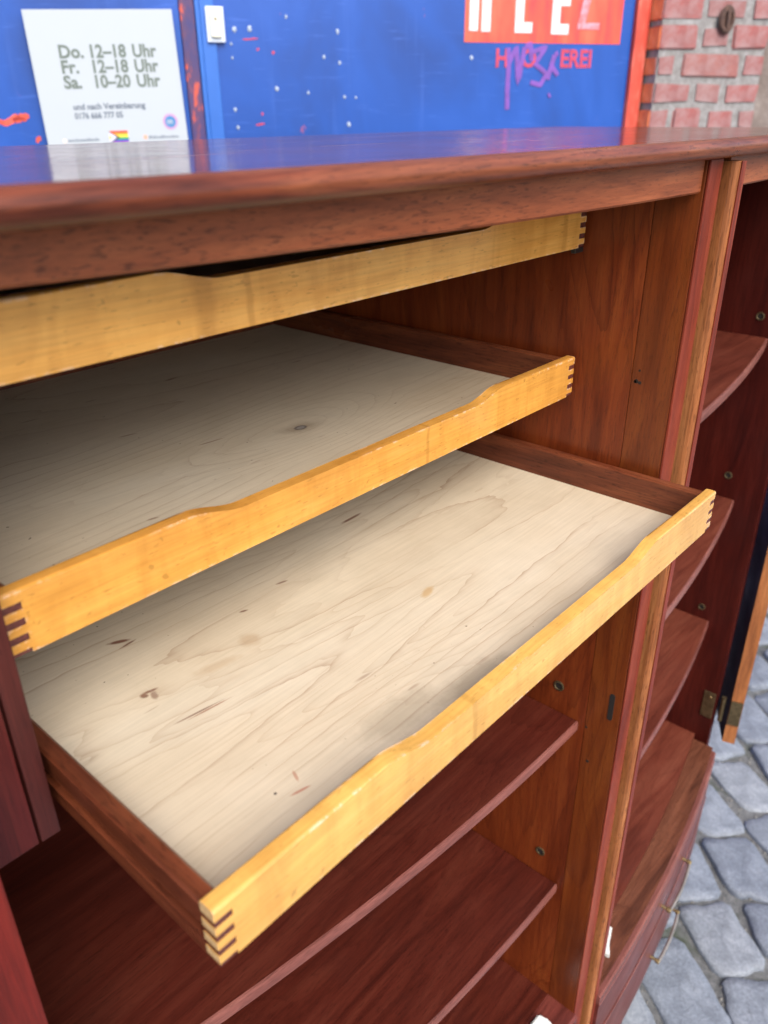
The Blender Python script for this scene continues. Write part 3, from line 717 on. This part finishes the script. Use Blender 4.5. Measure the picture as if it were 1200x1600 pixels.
def hinge(zc):
    hb = bmesh.new()
    box(1.5372, 1.5396, .164, .192, zc-.038, zc+.038, .0006, 1, hb)
    tube([(1.545, .146, zc-.036), (1.545, .146, zc+.036)], .0055, 10, hb)
    # leaf on the door edge
    e0 = Vector((1.553, .1015, 0))-d0*.0014
    vs = []
    for dz in (-.036, .036):
        for q in (.001, .027):
            for k in (0, .0012):
                p = e0+nn*q-d0*k*1.0; vs.append(hb.verts.new((p.x, p.y, zc+dz)))
    for f in ((0, 1, 3, 2), (4, 6, 7, 5), (0, 4, 5, 1), (2, 3, 7, 6), (0, 2, 6, 4), (1, 5, 7, 3)): hb.faces.new([vs[i] for i in f])
    h = part('hinge', hb, 'brass_dull', dr)
    for dz, q in ((.024, .176), (0, .180), (-.026, .176)):
        part('screw', lathe([(.0035, 1.5371), (.003, 1.5362), (.001, 1.5358)], 12, axis='x', center=(0, q, zc+dz)), 'brass', h, True)
        break
    return h
hinge(-.892); hinge(.26)
door(-.105, .100, math.radians(24), -1, 'left door swung back beside the cabinet')

# ------------------------------------------------------------------ the three trays
W, H, T, TS, DEP = .70, .0472, .0122, .0125, .545
FING = [(-.001, .0035), (.0097, .0151), (.0213, .0267), (.0329, .0383)]      # heights where the dark side pins show
def tray(idx, label, z0, y0, dx):
    t = thing('tray', label, 'tray', (dx, y0, z0+GZ), 0, 'sliding trays with finger-jointed beech fronts')
    be = M['beech%d' % idx]
    # front board outline (x, z), counter-clockwise from lower left inner corner
    def side_pts(mirror):
        P_ = []
        zs = 0.
        pts = [(TS, 0.), (TS, .0035), (0, .0035), (0, .0097), (TS, .0097), (TS, .0151), (0, .0151), (0, .0213), (TS, .0213), (TS, .0267), (0, .0267), (0, .0329), (TS, .0329), (TS, .0383), (0, .0383), (0, H)]
        return pts
    left = side_pts(0)
    dip = .0095
    topc = []
    def sm(a): return a*a*(3-2*a)
    for k in range(0, 13): a = k/12; topc.append((.142+.052*a, H-dip*sm(a)))
    for k in range(0, 13): a = k/12; topc.append((.500+.050*a, H-dip*(1-sm(a))))
    right = [(W-x, z) for x, z in left][::-1]
    poly = left+topc+right
    b = prism(poly, 'y', 0, T)
    def top_edge(e):
        a, c2 = e.verts
        if abs(a.co.y-c2.co.y) > 1e-5: return False
        return min(a.co.z, c2.co.z) > H-dip-.0005 and not (abs(a.co.x-c2.co.x) < 1e-5) and (min(a.co.z, c2.co.z) > .0383+.0002 or (a.co.x > .1 and a.co.x < W-.1))
    bevel_where(b, top_edge, .0024, 3)
    for f in b.faces:
        f.normal_update()
        cx = f.calc_center_median().x
        if abs(f.normal.x) > .9 and (cx < .001 or cx > W-.001): f.material_index = 1
    mk('tray_front', b, [be, M['end_pale']], t, smooth=True, auto=.5)
    # sides: grooved boards whose pins pass through the front
    for sgn in (0, 1):
        fx = (lambda x: x) if sgn == 0 else (lambda x: W-x)
        hs = .0440
        prof = [(TS, .0005), (TS, hs-.002), (TS-.002, hs), (.002, hs), (.0003, hs-.002), (.0003, .0262), (.0055, .0255), (.0055, .0145), (.0003, .0138), (.0003, .0005)]
        b = prism([(fx(x), z) for x, z in prof], 'y', T+.0002, DEP)
        for z0_, z1_ in FING:
            box(min(fx(.0003), fx(TS-.0002)), max(fx(.0003), fx(TS-.0002)), .0004, T+.0002, max(z0_, .0006)+.0001, z1_-.0001, 0, bm=b)
        for f in b.faces:
            f.normal_update()
            if f.calc_center_median().y < .001 and abs(f.normal.y) > .9: f.material_index = 1
        mk('tray_side', b, [M['tray_side'], M['end_dark']], t)
    mk('tray_back', box(TS+.0002, W-TS-.0002, DEP-.012, DEP-.0005, .001, .0435, .001), M['tray_side'], t)
    mk('tray_floor', box(TS+.0001, W-TS-.0001, T+.0001, DEP-.0122, .0030, .0078), M['ply%d' % idx], t)
    return t
tray(0, 'lowest pale-floored tray, pulled furthest out of the sideboard', T_Z[0], T_Y[0], 0.)
tray(1, 'middle tray, half inside, above the tray pulled furthest out', T_Z[1], T_Y[1], -.0005)
tray(2, 'topmost tray directly under the sideboard rail', T_Z[2], T_Y[2], .0005)
